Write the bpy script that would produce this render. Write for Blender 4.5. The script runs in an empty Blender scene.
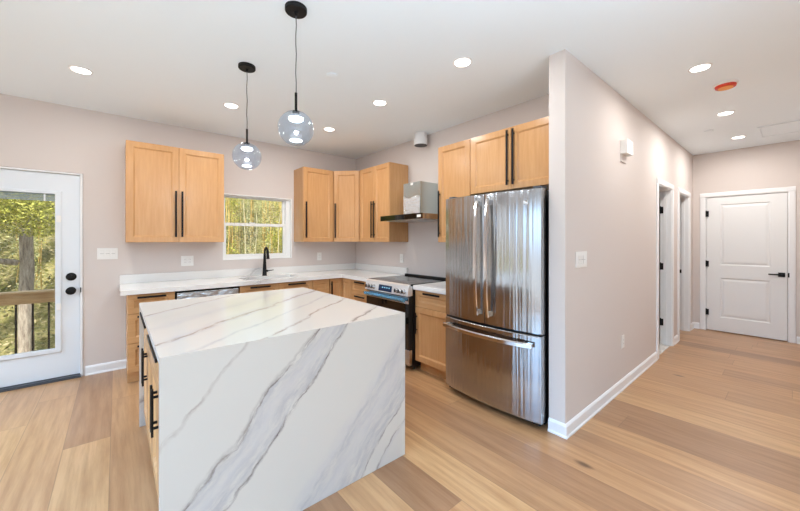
import bpy, bmesh, math, random
from mathutils import Vector, Matrix

SC = bpy.context.scene
COL = SC.collection
PI = math.pi

def lin(r, g, b):
    f = lambda c: (c/255/12.92) if c/255 <= .04045 else ((c/255+.055)/1.055)**2.4
    return (f(r), f(g), f(b), 1)

# ------------------------------------------------------------------ camera
CEIL = 2.74
CAMH = CEIL*.5068
cam = bpy.data.objects.new('camera', bpy.data.cameras.new('camera'))
COL.objects.link(cam)
FPX = 334.5
cam.data.sensor_width = 36
cam.data.sensor_fit = 'HORIZONTAL'
cam.data.lens = 36*FPX/800
cam.data.shift_y = -(255.5-240.5)/800
cam.data.clip_start = .02
cam.location = (0, 0, CAMH)
YAW = math.atan2(394.3, FPX)               # angle from +X to the viewing direction
cam.rotation_euler = (PI/2, 0, YAW-PI/2)
SC.camera = cam

# ------------------------------------------------------------------ light
SC.view_settings.view_transform = 'Standard'
SC.view_settings.look = 'None'
SC.view_settings.exposure = 0.22
SC.view_settings.gamma = 1
W = bpy.data.worlds.new('World'); SC.world = W
W.use_nodes = True
wn = W.node_tree.nodes; wl = W.node_tree.links
bg = wn['Background']
tc = wn.new('ShaderNodeTexCoord'); sep = wn.new('ShaderNodeSeparateXYZ'); cr = wn.new('ShaderNodeValToRGB')
wl.new(tc.outputs['Generated'], sep.inputs[0]); wl.new(sep.outputs['Z'], cr.inputs[0])
cr.color_ramp.elements[0].position = 0.0; cr.color_ramp.elements[0].color = (.86, .90, .95, 1)
cr.color_ramp.elements[1].position = .7; cr.color_ramp.elements[1].color = (.55, .72, .98, 1)
wl.new(cr.outputs[0], bg.inputs[0]); bg.inputs[1].default_value = 1.4

def light(name, kind, loc, energy, color=(1, 1, 1), rot=(0, 0, 0), size=None, size_y=None, parent=None, shape=None, spread=None):
    d = bpy.data.lights.new(name, kind); o = bpy.data.objects.new(name, d); COL.objects.link(o)
    d.energy = energy; d.color = color[:3]; o.location = loc; o.rotation_euler = rot
    if size and kind == 'AREA':
        d.size = size
        if size_y: d.shape = 'RECTANGLE'; d.size_y = size_y
        if shape: d.shape = shape
        if spread: d.spread = spread
    if parent: o.parent = parent
    return o
sun = light('sun', 'SUN', (0, -10, 20), 7.5, (1, .95, .86), (math.radians(42), 0, math.radians(-28)))
sun.data.angle = .05
COOL = (.80, .90, 1.0)
# daylight through the big windows of the living side (rear and left walls)
light('daylight_rear', 'AREA', (.6, -3.52, 1.35), 12, COOL, (-PI/2, 0, PI), 3.6, 2.0)
light('daylight_left', 'AREA', (-2.50, 1.0, 1.25), 56, (.28, .58, 1.0), (0, -PI/2+.72, 0), 1.9, 2.6, spread=1.5)
light('daylight_dining', 'AREA', (-2.50, 3.6, 1.25), 20, (.45, .70, 1.0), (0, -PI/2+.72, 0), 1.9, 1.3, spread=1.5)
bpy.data.objects['daylight_rear'].rotation_euler = (PI/2+.25, 0, 0)

# added fill lamp, unseen behind the camera, aimed up to brighten the ceiling
light('ceiling_fill', 'AREA', (-.2, -1.5, 1.3), 110, (.58, .80, 1.0), (PI-.42, 0, 0), 3.2, 2.2, spread=1.9)

# ------------------------------------------------------------------ helpers
class MB:
    """collects shapes in world coordinates; build() links them as ONE mesh object"""
    def __init__(s): s.bm = bmesh.new()
    def quad(s, pts):
        vs = [s.bm.verts.new(p) for p in pts]; return s.bm.faces.new(vs)
    def hexa(s, p):
        v = [s.bm.verts.new(q) for q in p]
        for f in ((0, 3, 2, 1), (4, 5, 6, 7), (0, 1, 5, 4), (1, 2, 6, 5), (2, 3, 7, 6), (3, 0, 4, 7)):
            s.bm.faces.new([v[i] for i in f])
    def box(s, x0, x1, y0, y1, z0, z1):
        s.hexa([(x0, y0, z0), (x1, y0, z0), (x1, y1, z0), (x0, y1, z0), (x0, y0, z1), (x1, y0, z1), (x1, y1, z1), (x0, y1, z1)])
        return s
    def fbox(s, F, u0, u1, v0, v1, n0, n1):
        P = F.p
        s.hexa([P(u0, v0, n0), P(u1, v0, n0), P(u1, v0, n1), P(u0, v0, n1), P(u0, v1, n0), P(u1, v1, n0), P(u1, v1, n1), P(u0, v1, n1)])
        return s
    def loops(s, rings, close=True, cap0=True, cap1=True):
        R = [[s.bm.verts.new(p) for p in r] for r in rings]
        n = len(R[0])
        for a, b in zip(R, R[1:]):
            for i in range(n if close else n-1):
                j = (i+1) % n
                s.bm.faces.new([a[i], a[j], b[j], b[i]])
        if cap0: s.bm.faces.new(R[0][::-1])
        if cap1: s.bm.faces.new(R[-1])
        return s
    def prism(s, poly, z0, z1):
        return s.loops([[(x, y, z0) for x, y in poly], [(x, y, z1) for x, y in poly]])
    def lathe(s, c, axis, prof, seg=24):
        """prof: list of (distance along axis, radius)"""
        a = Vector(axis).normalized(); t = Vector((0, 0, 1)) if abs(a.z) < .9 else Vector((1, 0, 0))
        u = a.cross(t).normalized(); w = a.cross(u); c = Vector(c)
        rings = [[c+a*d+(u*math.cos(2*PI*i/seg)+w*math.sin(2*PI*i/seg))*max(r, 1e-4) for i in range(seg)] for d, r in prof]
        return s.loops(rings)
    def cyl(s, p0, p1, r, seg=16, r1=None):
        p0 = Vector(p0); p1 = Vector(p1); d = p1-p0
        return s.lathe(p0, d, [(0, r), (d.length, r if r1 is None else r1)], seg)
    def tube(s, path, r, seg=12):
        path = [Vector(p) for p in path]; rings = []
        rr = r if isinstance(r, (list, tuple)) else [r]*len(path)
        prev = None
        for i, p in enumerate(path):
            t = (path[min(i+1, len(path)-1)]-path[max(i-1, 0)]).normalized()
            if prev is None:
                h = Vector((0, 0, 1)) if abs(t.z) < .9 else Vector((1, 0, 0))
                u = t.cross(h).normalized()
            else:
                u = (prev-t*prev.dot(t)).normalized()
            prev = u; w = t.cross(u)
            rings.append([p+(u*math.cos(2*PI*k/seg)+w*math.sin(2*PI*k/seg))*rr[i] for k in range(seg)])
        return s.loops(rings)
    def panel_front(s, F, u0, u1, v0, v1, t=.02, fw=.057, rec=.012, slope=.014, n0=0, panels=None):
        """a frame-and-panel front: closed slab with its recessed panel"""
        P = F.p; c = .0015
        def rect(a0, a1, b0, b1, n): return [P(a0, b0, n), P(a1, b0, n), P(a1, b1, n), P(a0, b1, n)]
        s.loops([rect(u0, u1, v0, v1, n0), rect(u0, u1, v0, v1, n0+t-c), rect(u0+c, u1-c, v0+c, v1-c, n0+t),
                 rect(u0+fw, u1-fw, v0+fw, v1-fw, n0+t), rect(u0+fw+slope, u1-fw-slope, v0+fw+slope, v1-fw-slope, n0+t-rec)])
        return s
    def build(s, name, mat, parent=None, bevel=0, smooth=False, seg=2):
        bmesh.ops.recalc_face_normals(s.bm, faces=s.bm.faces)
        off = Vector(parent['_o']) if parent is not None else Vector((0, 0, 0))
        if parent is None:
            xs = [v.co for v in s.bm.verts]
            off = Vector(((min(v.x for v in xs)+max(v.x for v in xs))/2, (min(v.y for v in xs)+max(v.y for v in xs))/2, min(v.z for v in xs)))
        for v in s.bm.verts: v.co -= off
        me = bpy.data.meshes.new(name); s.bm.to_mesh(me); s.bm.free()
        o = bpy.data.objects.new(name, me); COL.objects.link(o)
        for m in (mat if isinstance(mat, list) else [mat]): me.materials.append(m)
        if parent is not None: o.parent = parent
        else: o.location = off
        o['_o'] = off[:]
        if smooth:
            for p in me.polygons: p.use_smooth = True
            if smooth != 'all':
                try: me.set_sharp_from_angle(angle=math.radians(35))
                except Exception: pass
        if bevel:
            b = o.modifiers.new('bevel', 'BEVEL'); b.width = bevel; b.segments = seg; b.limit_method = 'ANGLE'; b.angle_limit = math.radians(40)
        return o

class Frame:
    """a vertical working plane: u along it, v up, n out of it"""
    def __init__(s, o, u, n): s.o = Vector(o); s.u = Vector(u).normalized(); s.n = Vector(n).normalized()
    def p(s, u, v, n): return s.o+s.u*u+s.n*n+Vector((0, 0, v))

def tag(o, label, cat, group=None):
    o['label'] = label; o['category'] = cat
    if group: o['group'] = group
    return o
def thing(name, label, cat, loc, group=None):
    o = bpy.data.objects.new(name, None); COL.objects.link(o)
    o.empty_display_size = .1; o.location = loc; o['_o'] = tuple(loc)
    return tag(o, label, cat, group)
def structure(o):
    o['kind'] = 'structure'; return o
def sroot(name, loc):
    o = bpy.data.objects.new(name, None); COL.objects.link(o); o.location = loc; o['_o'] = tuple(loc)
    return structure(o)
def dup(o, loc=None, parent=None, rotz=None, label=None, scale=None):
    kids = list(o.children)
    c = o.copy(); COL.objects.link(c)
    if parent is not None: c.parent = parent
    if loc is not None: c.location = loc
    if rotz is not None: c.rotation_euler = (0, 0, rotz)
    if scale is not None: c.scale = scale
    if label: c['label'] = label
    for k in kids: dup(k, parent=c)
    return c

# ------------------------------------------------------------------ materials
def mat(name, color, rough=.5, metal=0, spec=.5, coat=0, coat_rough=.1):
    m = bpy.data.materials.new(name); m.use_nodes = True
    b = m.node_tree.nodes['Principled BSDF']
    b.inputs['Base Color'].default_value = color if len(color) == 4 else (*color, 1)
    b.inputs['Roughness'].default_value = rough; b.inputs['Metallic'].default_value = metal
    b.inputs['Specular IOR Level'].default_value = spec
    b.inputs['Coat Weight'].default_value = coat; b.inputs['Coat Roughness'].default_value = coat_rough
    return m
class NT:
    def __init__(s, m): s.m = m; s.t = m.node_tree; s.b = s.t.nodes['Principled BSDF']
    def n(s, k, **kw):
        x = s.t.nodes.new(k)
        for a, v in kw.items(): setattr(x, a, v)
        return x
    def l(s, a, b): s.t.links.new(a, b)
    def val(s, sock, v):
        if hasattr(v, 'links') or hasattr(v, 'is_linked'): s.l(v, sock)
        else: sock.default_value = v
    def math(s, op, a, b=None, c=None):
        x = s.n('ShaderNodeMath', operation=op); s.val(x.inputs[0], a)
        if b is not None: s.val(x.inputs[1], b)
        if c is not None: s.val(x.inputs[2], c)
        return x.outputs[0]
    def coord(s, scale=(1, 1, 1), loc=(0, 0, 0), kind='Object'):
        t = s.n('ShaderNodeTexCoord'); mp = s.n('ShaderNodeMapping')
        mp.inputs['Scale'].default_value = scale; mp.inputs['Location'].default_value = loc
        s.l(t.outputs[kind], mp.inputs[0]); return mp.outputs[0]
    def noise(s, vec, scale, detail=3, rough=.5):
        x = s.n('ShaderNodeTexNoise'); s.l(vec, x.inputs['Vector']); x.inputs['Scale'].default_value = scale
        x.inputs['Detail'].default_value = detail; x.inputs['Roughness'].default_value = rough
        return x.outputs['Fac']
    def ramp(s, fac, stops, interp='LINEAR'):
        x = s.n('ShaderNodeValToRGB'); s.l(fac, x.inputs[0]); r = x.color_ramp; r.interpolation = interp
        while len(r.elements) > 1: r.elements.remove(r.elements[-1])
        r.elements[0].position = stops[0][0]; r.elements[0].color = stops[0][1]
        for p, c in stops[1:]:
            e = r.elements.new(p); e.color = c
        return x.outputs[0]
    def mix(s, f, a, b, mode='MIX'):
        x = s.n('ShaderNodeMix', data_type='RGBA', blend_type=mode)
        s.val(x.inputs[0], f); s.val(x.inputs[6], a); s.val(x.inputs[7], b); return x.outputs[2]
    def bump(s, h, strength=.1, dist=.01):
        x = s.n('ShaderNodeBump'); x.inputs['Strength'].default_value = strength; x.inputs['Distance'].default_value = dist
        s.l(h, x.inputs['Height']); s.l(x.outputs[0], s.b.inputs['Normal'])

def paint(name, c, rough=.6, amt=.02):
    m = mat(name, c, rough, spec=.3); n = NT(m)
    f = n.noise(n.coord(), 60, 3); n.bump(f, .04, .002)
    return m
M = {}
M['wall'] = paint('wall_paint', lin(218, 208, 202), .65)
M['ceiling'] = paint('ceiling_paint', lin(242, 250, 255), .8)
M['trim'] = mat('white_trim_paint', lin(240, 240, 240), .35)
M['door'] = mat('white_door_paint', lin(238, 238, 237), .4)
M['exdoor'] = mat('cool_white_door_paint', lin(226, 231, 236), .4)
M['plastic'] = mat('white_plastic', lin(240, 238, 234), .35)
M['slot'] = mat('outlet_slot_grey', lin(120, 115, 110), .5)
M['black'] = mat('matte_black_metal', lin(17, 16, 17), .5, 0, .25)
M['blackgap'] = mat('black_enamel', lin(14, 14, 15), .45)
M['dark'] = mat('dark_grey_metal', lin(66, 72, 80), .45)
M['blackglass'] = mat('black_glass', lin(12, 12, 13), .05, 0, .6)
M['white_metal'] = mat('white_painted_duct', lin(232, 232, 232), .45)
M['vinyl'] = mat('white_vinyl', lin(242, 242, 240), .35)

def wood(name, base, dark, grain=(14, 14, 1.2), rough=.24, amt=1.0):
    m = mat(name, base, rough, spec=.45); n = NT(m)
    v = n.coord(grain); a = n.noise(v, 3.0, 4, .6)
    v2 = n.coord((1.5, 1.5, .35)); b = n.noise(v2, 2.0, 2, .5)
    f = n.math('ADD', n.math('MULTIPLY', a, .6), n.math('MULTIPLY', b, .5))
    c = n.ramp(f, [(.35, dark), (.7, base)])
    n.l(c, n.b.inputs['Base Color']); n.bump(a, .03, .002)
    return m
MB_, MD_ = lin(211, 163, 113), lin(195, 145, 95)
M['maple'] = wood('maple_cabinet', MB_, MD_, (14, 14, 1.2))
M['maple_h'] = wood('maple_drawer', MB_, MD_, (1.2, 1.2, 14))
M['deckwood'] = wood('treated_pine', lin(206, 176, 132), lin(170, 138, 98), (1.2, 14, 14), .7)

def steel(name, base=(.60, .60, .61, 1), rough=.22, wav=.05, wscale=(3, 9, .25)):
    m = mat(name, base, rough, 1); n = NT(m)
    a = n.noise(n.coord(wscale), 2.0, 2, .5)
    b = n.noise(n.coord((2, 2, 220)), 3.0, 2)
    n.bump(a, wav, .05)
    n.l(n.math('ADD', n.math('MULTIPLY', b, .08), rough-.04), n.b.inputs['Roughness'])
    n.b.inputs['Anisotropic'].default_value = .4
    return m
M['steel'] = steel('stainless_steel')
M['range_steel'] = steel('brushed_light_steel', (.86, .86, .86, 1), .36, .02)
M['range_steel'].node_tree.nodes['Principled BSDF'].inputs['Metallic'].default_value = .7
M['fridge_steel'] = steel('stainless_fridge', (.47, .475, .48, 1), .17, .14, (3, 13, .3))
M['hood_steel'] = steel('stainless_film', (.56, .66, .68, 1), .25, .04)
M['film'] = steel('blue_protective_film', (.20, .52, .82, 1), .25, .5, (60, 60, 60))
M['silverfilm'] = steel('crinkled_clear_film', (.74, .80, .86, 1), .28, .35, (9, 16, 14))
M['chrome'] = mat('polished_steel', (.75, .75, .76, 1), .12, 1)

def clear_glass(name, tint=(1, 1, 1, 1), ior=1.45, gloss_rough=.0):
    m = bpy.data.materials.new(name); m.use_nodes = True; t = m.node_tree
    t.nodes.remove(t.nodes['Principled BSDF']); out = t.nodes['Material Output']
    tr = t.nodes.new('ShaderNodeBsdfTransparent'); tr.inputs[0].default_value = tint
    gl = t.nodes.new('ShaderNodeBsdfGlossy'); gl.inputs['Roughness'].default_value = gloss_rough
    fr = t.nodes.new('ShaderNodeFresnel'); fr.inputs[0].default_value = ior
    mx = t.nodes.new('ShaderNodeMixShader')
    t.links.new(fr.outputs[0], mx.inputs[0]); t.links.new(tr.outputs[0], mx.inputs[1]); t.links.new(gl.outputs[0], mx.inputs[2])
    t.links.new(mx.outputs[0], out.inputs[0]); return m
M['pane'] = clear_glass('window_glass')
def smoky():
    m = bpy.data.materials.new('smoky_blue_glass'); m.use_nodes = True; t = m.node_tree
    t.nodes.remove(t.nodes['Principled BSDF']); out = t.nodes['Material Output']
    lw = t.nodes.new('ShaderNodeLayerWeight'); lw.inputs['Blend'].default_value = .35
    tr = t.nodes.new('ShaderNodeBsdfTransparent'); tr.inputs[0].default_value = (.74, .80, .87, 1)
    df = t.nodes.new('ShaderNodeBsdfTranslucent'); df.inputs[0].default_value = (.62, .70, .80, 1)
    gl = t.nodes.new('ShaderNodeBsdfGlossy'); gl.inputs['Roughness'].default_value = .04
    m1 = t.nodes.new('ShaderNodeMixShader'); m1.inputs[0].default_value = .012
    t.links.new(tr.outputs[0], m1.inputs[1]); t.links.new(df.outputs[0], m1.inputs[2])
    mr = t.nodes.new('ShaderNodeMapRange'); mr.inputs[3].default_value = .05; mr.inputs[4].default_value = .28
    t.links.new(lw.outputs['Facing'], mr.inputs[0])
    m2 = t.nodes.new('ShaderNodeMixShader'); t.links.new(mr.outputs[0], m2.inputs[0]); t.links.new(m1.outputs[0], m2.inputs[1]); t.links.new(gl.outputs[0], m2.inputs[2])
    t.links.new(m2.outputs[0], out.inputs[0]); return m
M['smoke'] = smoky()

def emit(name, c, s):
    m = mat(name, c, .5); b = m.node_tree.nodes['Principled BSDF']
    b.inputs['Emission Color'].default_value = c; b.inputs['Emission Strength'].default_value = s; return m
M['led'] = emit('led_diffuser', (1, .96, .90, 1), 6)
M['bulb'] = emit('pendant_led', (.95, .98, 1, 1), 3)
M['display'] = mat('range_display', lin(30, 46, 74), .12)
M['icon'] = emit('display_digits', lin(120, 190, 220), .6)

def oak():
    m = mat('oak_plank_floor', (1, 1, 1, 1), .34, spec=.5, coat=.25, coat_rough=.28); n = NT(m)
    g = n.n('ShaderNodeNewGeometry'); s = n.n('ShaderNodeSeparateXYZ'); n.l(g.outputs['Position'], s.inputs[0])
    x, y = s.outputs['X'], s.outputs['Y']
    pw, pl = .24, 1.9
    xi = n.math('DIVIDE', n.math('SUBTRACT', x, 3.33), pw); col = n.math('FLOOR', xi); fx = n.math('SUBTRACT', xi, col)
    wn1 = n.n('ShaderNodeTexWhiteNoise', noise_dimensions='1D'); n.l(col, wn1.inputs['W'])
    yi = n.math('ADD', n.math('DIVIDE', y, pl), n.math('MULTIPLY', wn1.outputs['Value'], 7.3)); row = n.math('FLOOR', yi); fy = n.math('SUBTRACT', yi, row)
    cid = n.math('ADD', n.math('MULTIPLY', col, 13.7), n.math('MULTIPLY', row, 5.31))
    wn2 = n.n('ShaderNodeTexWhiteNoise', noise_dimensions='1D'); n.l(cid, wn2.inputs['W'])
    tone = wn2.outputs['Value']
    # two darker boards by the end of the partition
    dm = n.math('MULTIPLY', n.math('MULTIPLY', n.math('GREATER_THAN', col, -2.5), n.math('LESS_THAN', col, -.5)), n.math('MULTIPLY', n.math('GREATER_THAN', y, -.85), n.math('LESS_THAN', y, 1.05)))
    tone = n.math('MULTIPLY', tone, n.math('SUBTRACT', 1, n.math('MULTIPLY', dm, .88)))
    base = n.ramp(tone, [(0, lin(166, 125, 92)), (.2, lin(190, 147, 106)), (.6, lin(203, 158, 113)), (1, lin(210, 167, 120))])
    # grain running along the planks, shifted plank by plank
    cb = n.n('ShaderNodeCombineXYZ'); n.l(n.math('MULTIPLY', x, 26), cb.inputs[0]); n.l(n.math('MULTIPLY', y, 1.6), cb.inputs[1]); n.l(n.math('MULTIPLY', tone, 40), cb.inputs[2])
    gr = n.noise(cb.outputs[0], 1.0, 5, .65)
    cb2 = n.n('ShaderNodeCombineXYZ'); n.l(n.math('MULTIPLY', x, 7), cb2.inputs[0]); n.l(n.math('MULTIPLY', y, 1.1), cb2.inputs[1]); n.l(n.math('MULTIPLY', tone, 90), cb2.inputs[2])
    g2 = n.noise(cb2.outputs[0], 1.0, 3, .5)
    c = n.mix(n.ramp(gr, [(.32, (.9, .9, .9, 1)), (.62, (0, 0, 0, 1))]), base, n.mix(1, base, (.70, .62, .55, 1), 'MULTIPLY'))
    c = n.mix(n.ramp(g2, [(.35, (.28, .28, .28, 1)), (.6, (0, 0, 0, 1))]), c, n.mix(1, c, (.80, .74, .68, 1), 'MULTIPLY'))
    # knots
    vo = n.n('ShaderNodeTexVoronoi'); cb3 = n.n('ShaderNodeCombineXYZ')
    n.l(n.math('MULTIPLY', x, 2.6), cb3.inputs[0]); n.l(n.math('MULTIPLY', y, 1.25), cb3.inputs[1]); n.l(cb3.outputs[0], vo.inputs['Vector']); vo.inputs['Scale'].default_value = 1
    kd = n.math('ADD', vo.outputs['Distance'], n.math('MULTIPLY', n.math('SUBTRACT', gr, .5), .05))
    c = n.mix(n.ramp(kd, [(.03, (.9, .9, .9, 1)), (.085, (0, 0, 0, 1))]), c, lin(92, 66, 48))
    # seams
    ex = n.math('MINIMUM', fx, n.math('SUBTRACT', 1, fx)); ey = n.math('MULTIPLY', n.math('MINIMUM', fy, n.math('SUBTRACT', 1, fy)), pl/pw)
    e = n.math('MINIMUM', ex, ey)
    sm = n.ramp(e, [(.004, (.55, .55, .55, 1)), (.012, (0, 0, 0, 1))])
    c = n.mix(sm, c, lin(120, 88, 62))
    n.l(c, n.b.inputs['Base Color'])
    n.bump(n.math('SUBTRACT', n.math('MULTIPLY', gr, .15), sm), .12, .002)
    return m
M['oak'] = oak()
def tile():
    m = mat('pale_marble_tile', lin(232, 226, 218), .25); n = NT(m)
    v = n.noise(n.coord(), 5, 4); n.l(n.ramp(v, [(.4, lin(238, 233, 226)), (.7, lin(214, 207, 200))]), n.b.inputs['Base Color']); return m
M['tile'] = tile()

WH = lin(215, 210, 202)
def marble(name, ang, axes, stops, u0, u1, off=(0, 0, 0), d1=.055, d2=.016, extra=True):
    WH = globals()['WH']
    """white quartz: veins lie at given distances across one slant direction"""
    m = mat(name, WH, .15, spec=.5); n = NT(m)
    t = n.n('ShaderNodeTexCoord'); ad = n.n('ShaderNodeVectorMath', operation='ADD'); ad.inputs[1].default_value = off
    n.l(t.outputs['Object'], ad.inputs[0]); p = ad.outputs[0]
    s = n.n('ShaderNodeSeparateXYZ'); n.l(p, s.inputs[0]); A = s.outputs[axes[0]]; B = s.outputs[axes[1]]
    u = n.math('SUBTRACT', n.math('MULTIPLY', A, math.sin(ang)), n.math('MULTIPLY', B, math.cos(ang)))
    n1 = n.math('SUBTRACT', n.noise(p, 3.2, 2, .5), .5); n2 = n.math('SUBTRACT', n.noise(p, 16, 4, .62), .5)
    u = n.math('ADD', u, n.math('ADD', n.math('MULTIPLY', n1, d1*2), n.math('MULTIPLY', n2, d2*2)))
    mr = n.n('ShaderNodeMapRange'); n.l(u, mr.inputs[0]); mr.inputs[1].default_value = u0; mr.inputs[2].default_value = u1
    c = n.ramp(mr.outputs[0], [((q-u0)/(u1-u0), k) for q, k in stops])
    # streaks inside the grey bands, along the vein
    w = n.math('ADD', n.math('MULTIPLY', A, math.cos(ang)), n.math('MULTIPLY', B, math.sin(ang)))
    cb = n.n('ShaderNodeCombineXYZ'); n.l(n.math('MULTIPLY', u, 22), cb.inputs[0]); n.l(n.math('MULTIPLY', w, 4), cb.inputs[1])
    st = n.noise(cb.outputs[0], 1.6, 5, .7)
    bw = n.n('ShaderNodeRGBToBW'); n.l(c, bw.inputs[0])
    k = n.math('MULTIPLY', n.math('SUBTRACT', .84, bw.outputs[0]), 2.6); k = n.math('MINIMUM', n.math('MAXIMUM', k, 0), 1)
    c2 = n.mix(n.math('MULTIPLY', k, n.ramp(st, [(.40, (0, 0, 0, 1)), (.62, (1, 1, 1, 1))])), c, WH)
    if extra:   # a few faint hair veins
        v3 = n.noise(p, 2.1, 5, .6); h = n.math('ABSOLUTE', n.math('SUBTRACT', v3, .5))
        c2 = n.mix(n.ramp(h, [(0, (.30, .30, .30, 1)), (.012, (0, 0, 0, 1))]), c2, lin(150, 138, 130))
    n.l(c2, n.b.inputs['Base Color']); return m
DD = lin(104, 92, 92)
G1, G2, DK, BR = lin(190, 187, 187), lin(206, 202, 200), lin(128, 116, 113), lin(150, 130, 120)
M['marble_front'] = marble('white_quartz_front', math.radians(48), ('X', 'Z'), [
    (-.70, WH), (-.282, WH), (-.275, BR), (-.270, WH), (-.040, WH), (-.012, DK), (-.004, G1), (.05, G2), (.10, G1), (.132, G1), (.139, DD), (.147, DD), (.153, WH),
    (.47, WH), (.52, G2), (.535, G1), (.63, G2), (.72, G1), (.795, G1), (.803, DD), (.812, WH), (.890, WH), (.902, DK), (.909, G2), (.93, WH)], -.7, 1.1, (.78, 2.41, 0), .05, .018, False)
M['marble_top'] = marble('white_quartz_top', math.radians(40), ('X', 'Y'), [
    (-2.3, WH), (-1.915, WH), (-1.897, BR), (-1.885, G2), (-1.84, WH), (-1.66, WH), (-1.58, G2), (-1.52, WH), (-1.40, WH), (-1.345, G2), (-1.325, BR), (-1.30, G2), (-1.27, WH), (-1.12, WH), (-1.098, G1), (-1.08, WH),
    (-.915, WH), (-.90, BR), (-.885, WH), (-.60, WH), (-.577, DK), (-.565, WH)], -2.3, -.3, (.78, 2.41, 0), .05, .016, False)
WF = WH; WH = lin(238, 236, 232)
M['marble_counter'] = marble('white_quartz_counter', math.radians(30), ('X', 'Z'), [
    (-1.9, WH), (-1.08, WH), (-1.067, DK), (-1.055, WH), (-.76, WH), (-.748, DK), (-.735, WH), (-.14, WH), (-.128, BR), (-.115, WH), (.52, WH), (.61, G2), (.62, DK), (.64, G2), (.72, WH)], -1.9, 1.4, (1.5, 4.4, 0), .05, .02, False)

# ------------------------------------------------------------------ room shell
XL, XR, YB, YR, XE = -2.6, 3.04, 4.72, -3.6, 7.0
YP, YP2, XP = 1.045, 1.162, 2.415
WT = .15
structure(MB().box(XL-WT, XE+.12, YR-WT, YB+WT, -.12, 0).build('floor', M['oak']))
structure(MB().box(XL-WT, XE+.12, YR-WT, YB+WT, CEIL, CEIL+.15).build('ceiling', M['ceiling']))

def holed(mb, F, u0, u1, v0, v1, n0, n1, holes):
    """a wall slab with rectangular openings (ua, ub, va, vb), sorted by ua"""
    c = u0
    for a, b, z0, z1 in sorted(holes):
        if a > c: mb.fbox(F, c, a, v0, v1, n0, n1)
        if z0 > v0: mb.fbox(F, a, b, v0, z0, n0, n1)
        if z1 < v1: mb.fbox(F, a, b, z1, v1, n0, n1)
        c = b
    if c < u1: mb.fbox(F, c, u1, v0, v1, n0, n1)
    return mb
FB = Frame((0, YB, 0), (1, 0, 0), (0, -1, 0))       # back wall: u = X
FR = Frame((XR, 0, 0), (0, 1, 0), (-1, 0, 0))       # range wall: u = Y
FH = Frame((0, YP, 0), (1, 0, 0), (0, -1, 0))       # hall face of the partition: u = X
FE = Frame((XE, 0, 0), (0, 1, 0), (-1, 0, 0))       # hall end wall: u = Y
FL = Frame((XL, 0, 0), (0, 1, 0), (1, 0, 0))        # left wall: u = Y
FS = Frame((0, YR, 0), (1, 0, 0), (0, 1, 0))        # rear wall: u = X
DX0, DX1, DZ = -1.205, -.272, 2.062                 # exterior door opening
WX0, WX1, WZ0, WZ1 = 1.038, 1.945, 1.136, 1.992     # kitchen window opening
structure(holed(MB(), FB, XL-WT, XR+.12, 0, CEIL, -WT, 0, [(DX0-.012, DX1+.012, 0, DZ+.012), (WX0, WX1, WZ0, WZ1)]).build('wall_back', M['wall']))
structure(MB().box(XR, XR+.12, YP2, YB, 0, CEIL).build('wall_right', M['wall']))
O1, O2 = (4.896, 5.559), (5.987, 6.663)
OT = 2.045
structure(holed(MB(), FH, XP, XE, 0, CEIL, -(YP2-YP), 0, [(O1[0]-.02, O1[1]+.02, 0, OT+.02), (O2[0]-.02, O2[1]+.02, 0, OT+.02)]).build('wall_hall', M['wall']))
EY0, EY1, ET = .058, .887, 2.05
structure(holed(MB(), FE, -1.2, 3.3, 0, CEIL, -.12, 0, [(EY0-.012, EY1+.012, 0, ET+.012)]).build('wall_end', M['wall']))
structure(holed(MB(), FL, YR, YB, 0, CEIL, -WT, 0, [(-.3, 2.3, .12, 2.25), (2.95, 4.25, .12, 2.25)]).build('wall_left', M['wall']))
structure(holed(MB(), FS, XL-WT, 4.42, 0, CEIL, -WT, 0, [(-1.3, 2.5, .3, 2.4)]).build('wall_rear', M['wall']))
structure(MB().box(4.3, 4.42, YR, -.47, 0, CEIL).build('wall_living', M['wall']))
structure(MB().box(4.3, XE, -.47, -.35, 0, CEIL).build('wall_south', M['wall']))
structure(MB().box(XR+.12, XE, 3.2, 3.3, 0, CEIL).build('wall_north', M['wall']))
structure(MB().box(5.72, 5.82, YP2, 3.2, 0, CEIL).build('wall_bath', M['wall']))
structure(MB().box(XE+.5, XE+.6, -.5, 1.6, 0, CEIL).box(XE+.12, XE+.5, -.6, -.5, 0, CEIL).box(XE+.12, XE+.5, 1.6, 1.7, 0, CEIL).box(XE+.12, XE+.6, -.6, 1.7, CEIL, CEIL+.1).box(XE+.12, XE+.6, -.6, 1.7, -.1, 0).build('wall_light_stop', M['wall']))  # unseen box added behind the hall end door to stop light leaking in
structure(MB().box(XR+.12, 5.72, YP+.012, 3.2, 0, .004).build('floor_bath', M['tile']))

# baseboards with a shoe moulding
def baseboard(name, runs):
    mb = MB()
    for F, a, b, *mt in runs:
        m = mt[0] if mt else 0          # mitred start: the run grows by its own depth
        mb.loops([[F.p(u-(m*n if u == a else 0), v, n) for v, n in ((0, 0), (0, .020), (.010, .020), (.018, .013), (.078, .013), (.092, .005), (.095, 0))] for u in (a, b)])
    return structure(mb.build(name, M['trim']))
FPE = Frame((XP, 0, 0), (0, 1, 0), (-1, 0, 0))
baseboard('baseboard_back', [(FB, DX1+.03, .10), (FB, XL, DX0-.03)])
baseboard('baseboard_hall', [(FPE, YP, YP2, 1), (FH, XP, O1[0]-.095, 1), (FH, O1[1]+.095, O2[0]-.095), (FH, O2[1]+.095, XE)])
baseboard('baseboard_end', [(FE, EY1+.078, YP), (FE, -.35, EY0-.078)])
FSH = Frame((0, -.35, 0), (1, 0, 0), (0, 1, 0))
baseboard('baseboard_south', [(FSH, 4.3, XE)])
baseboard('baseboard_left', [(FL, YR, YB)])

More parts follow.
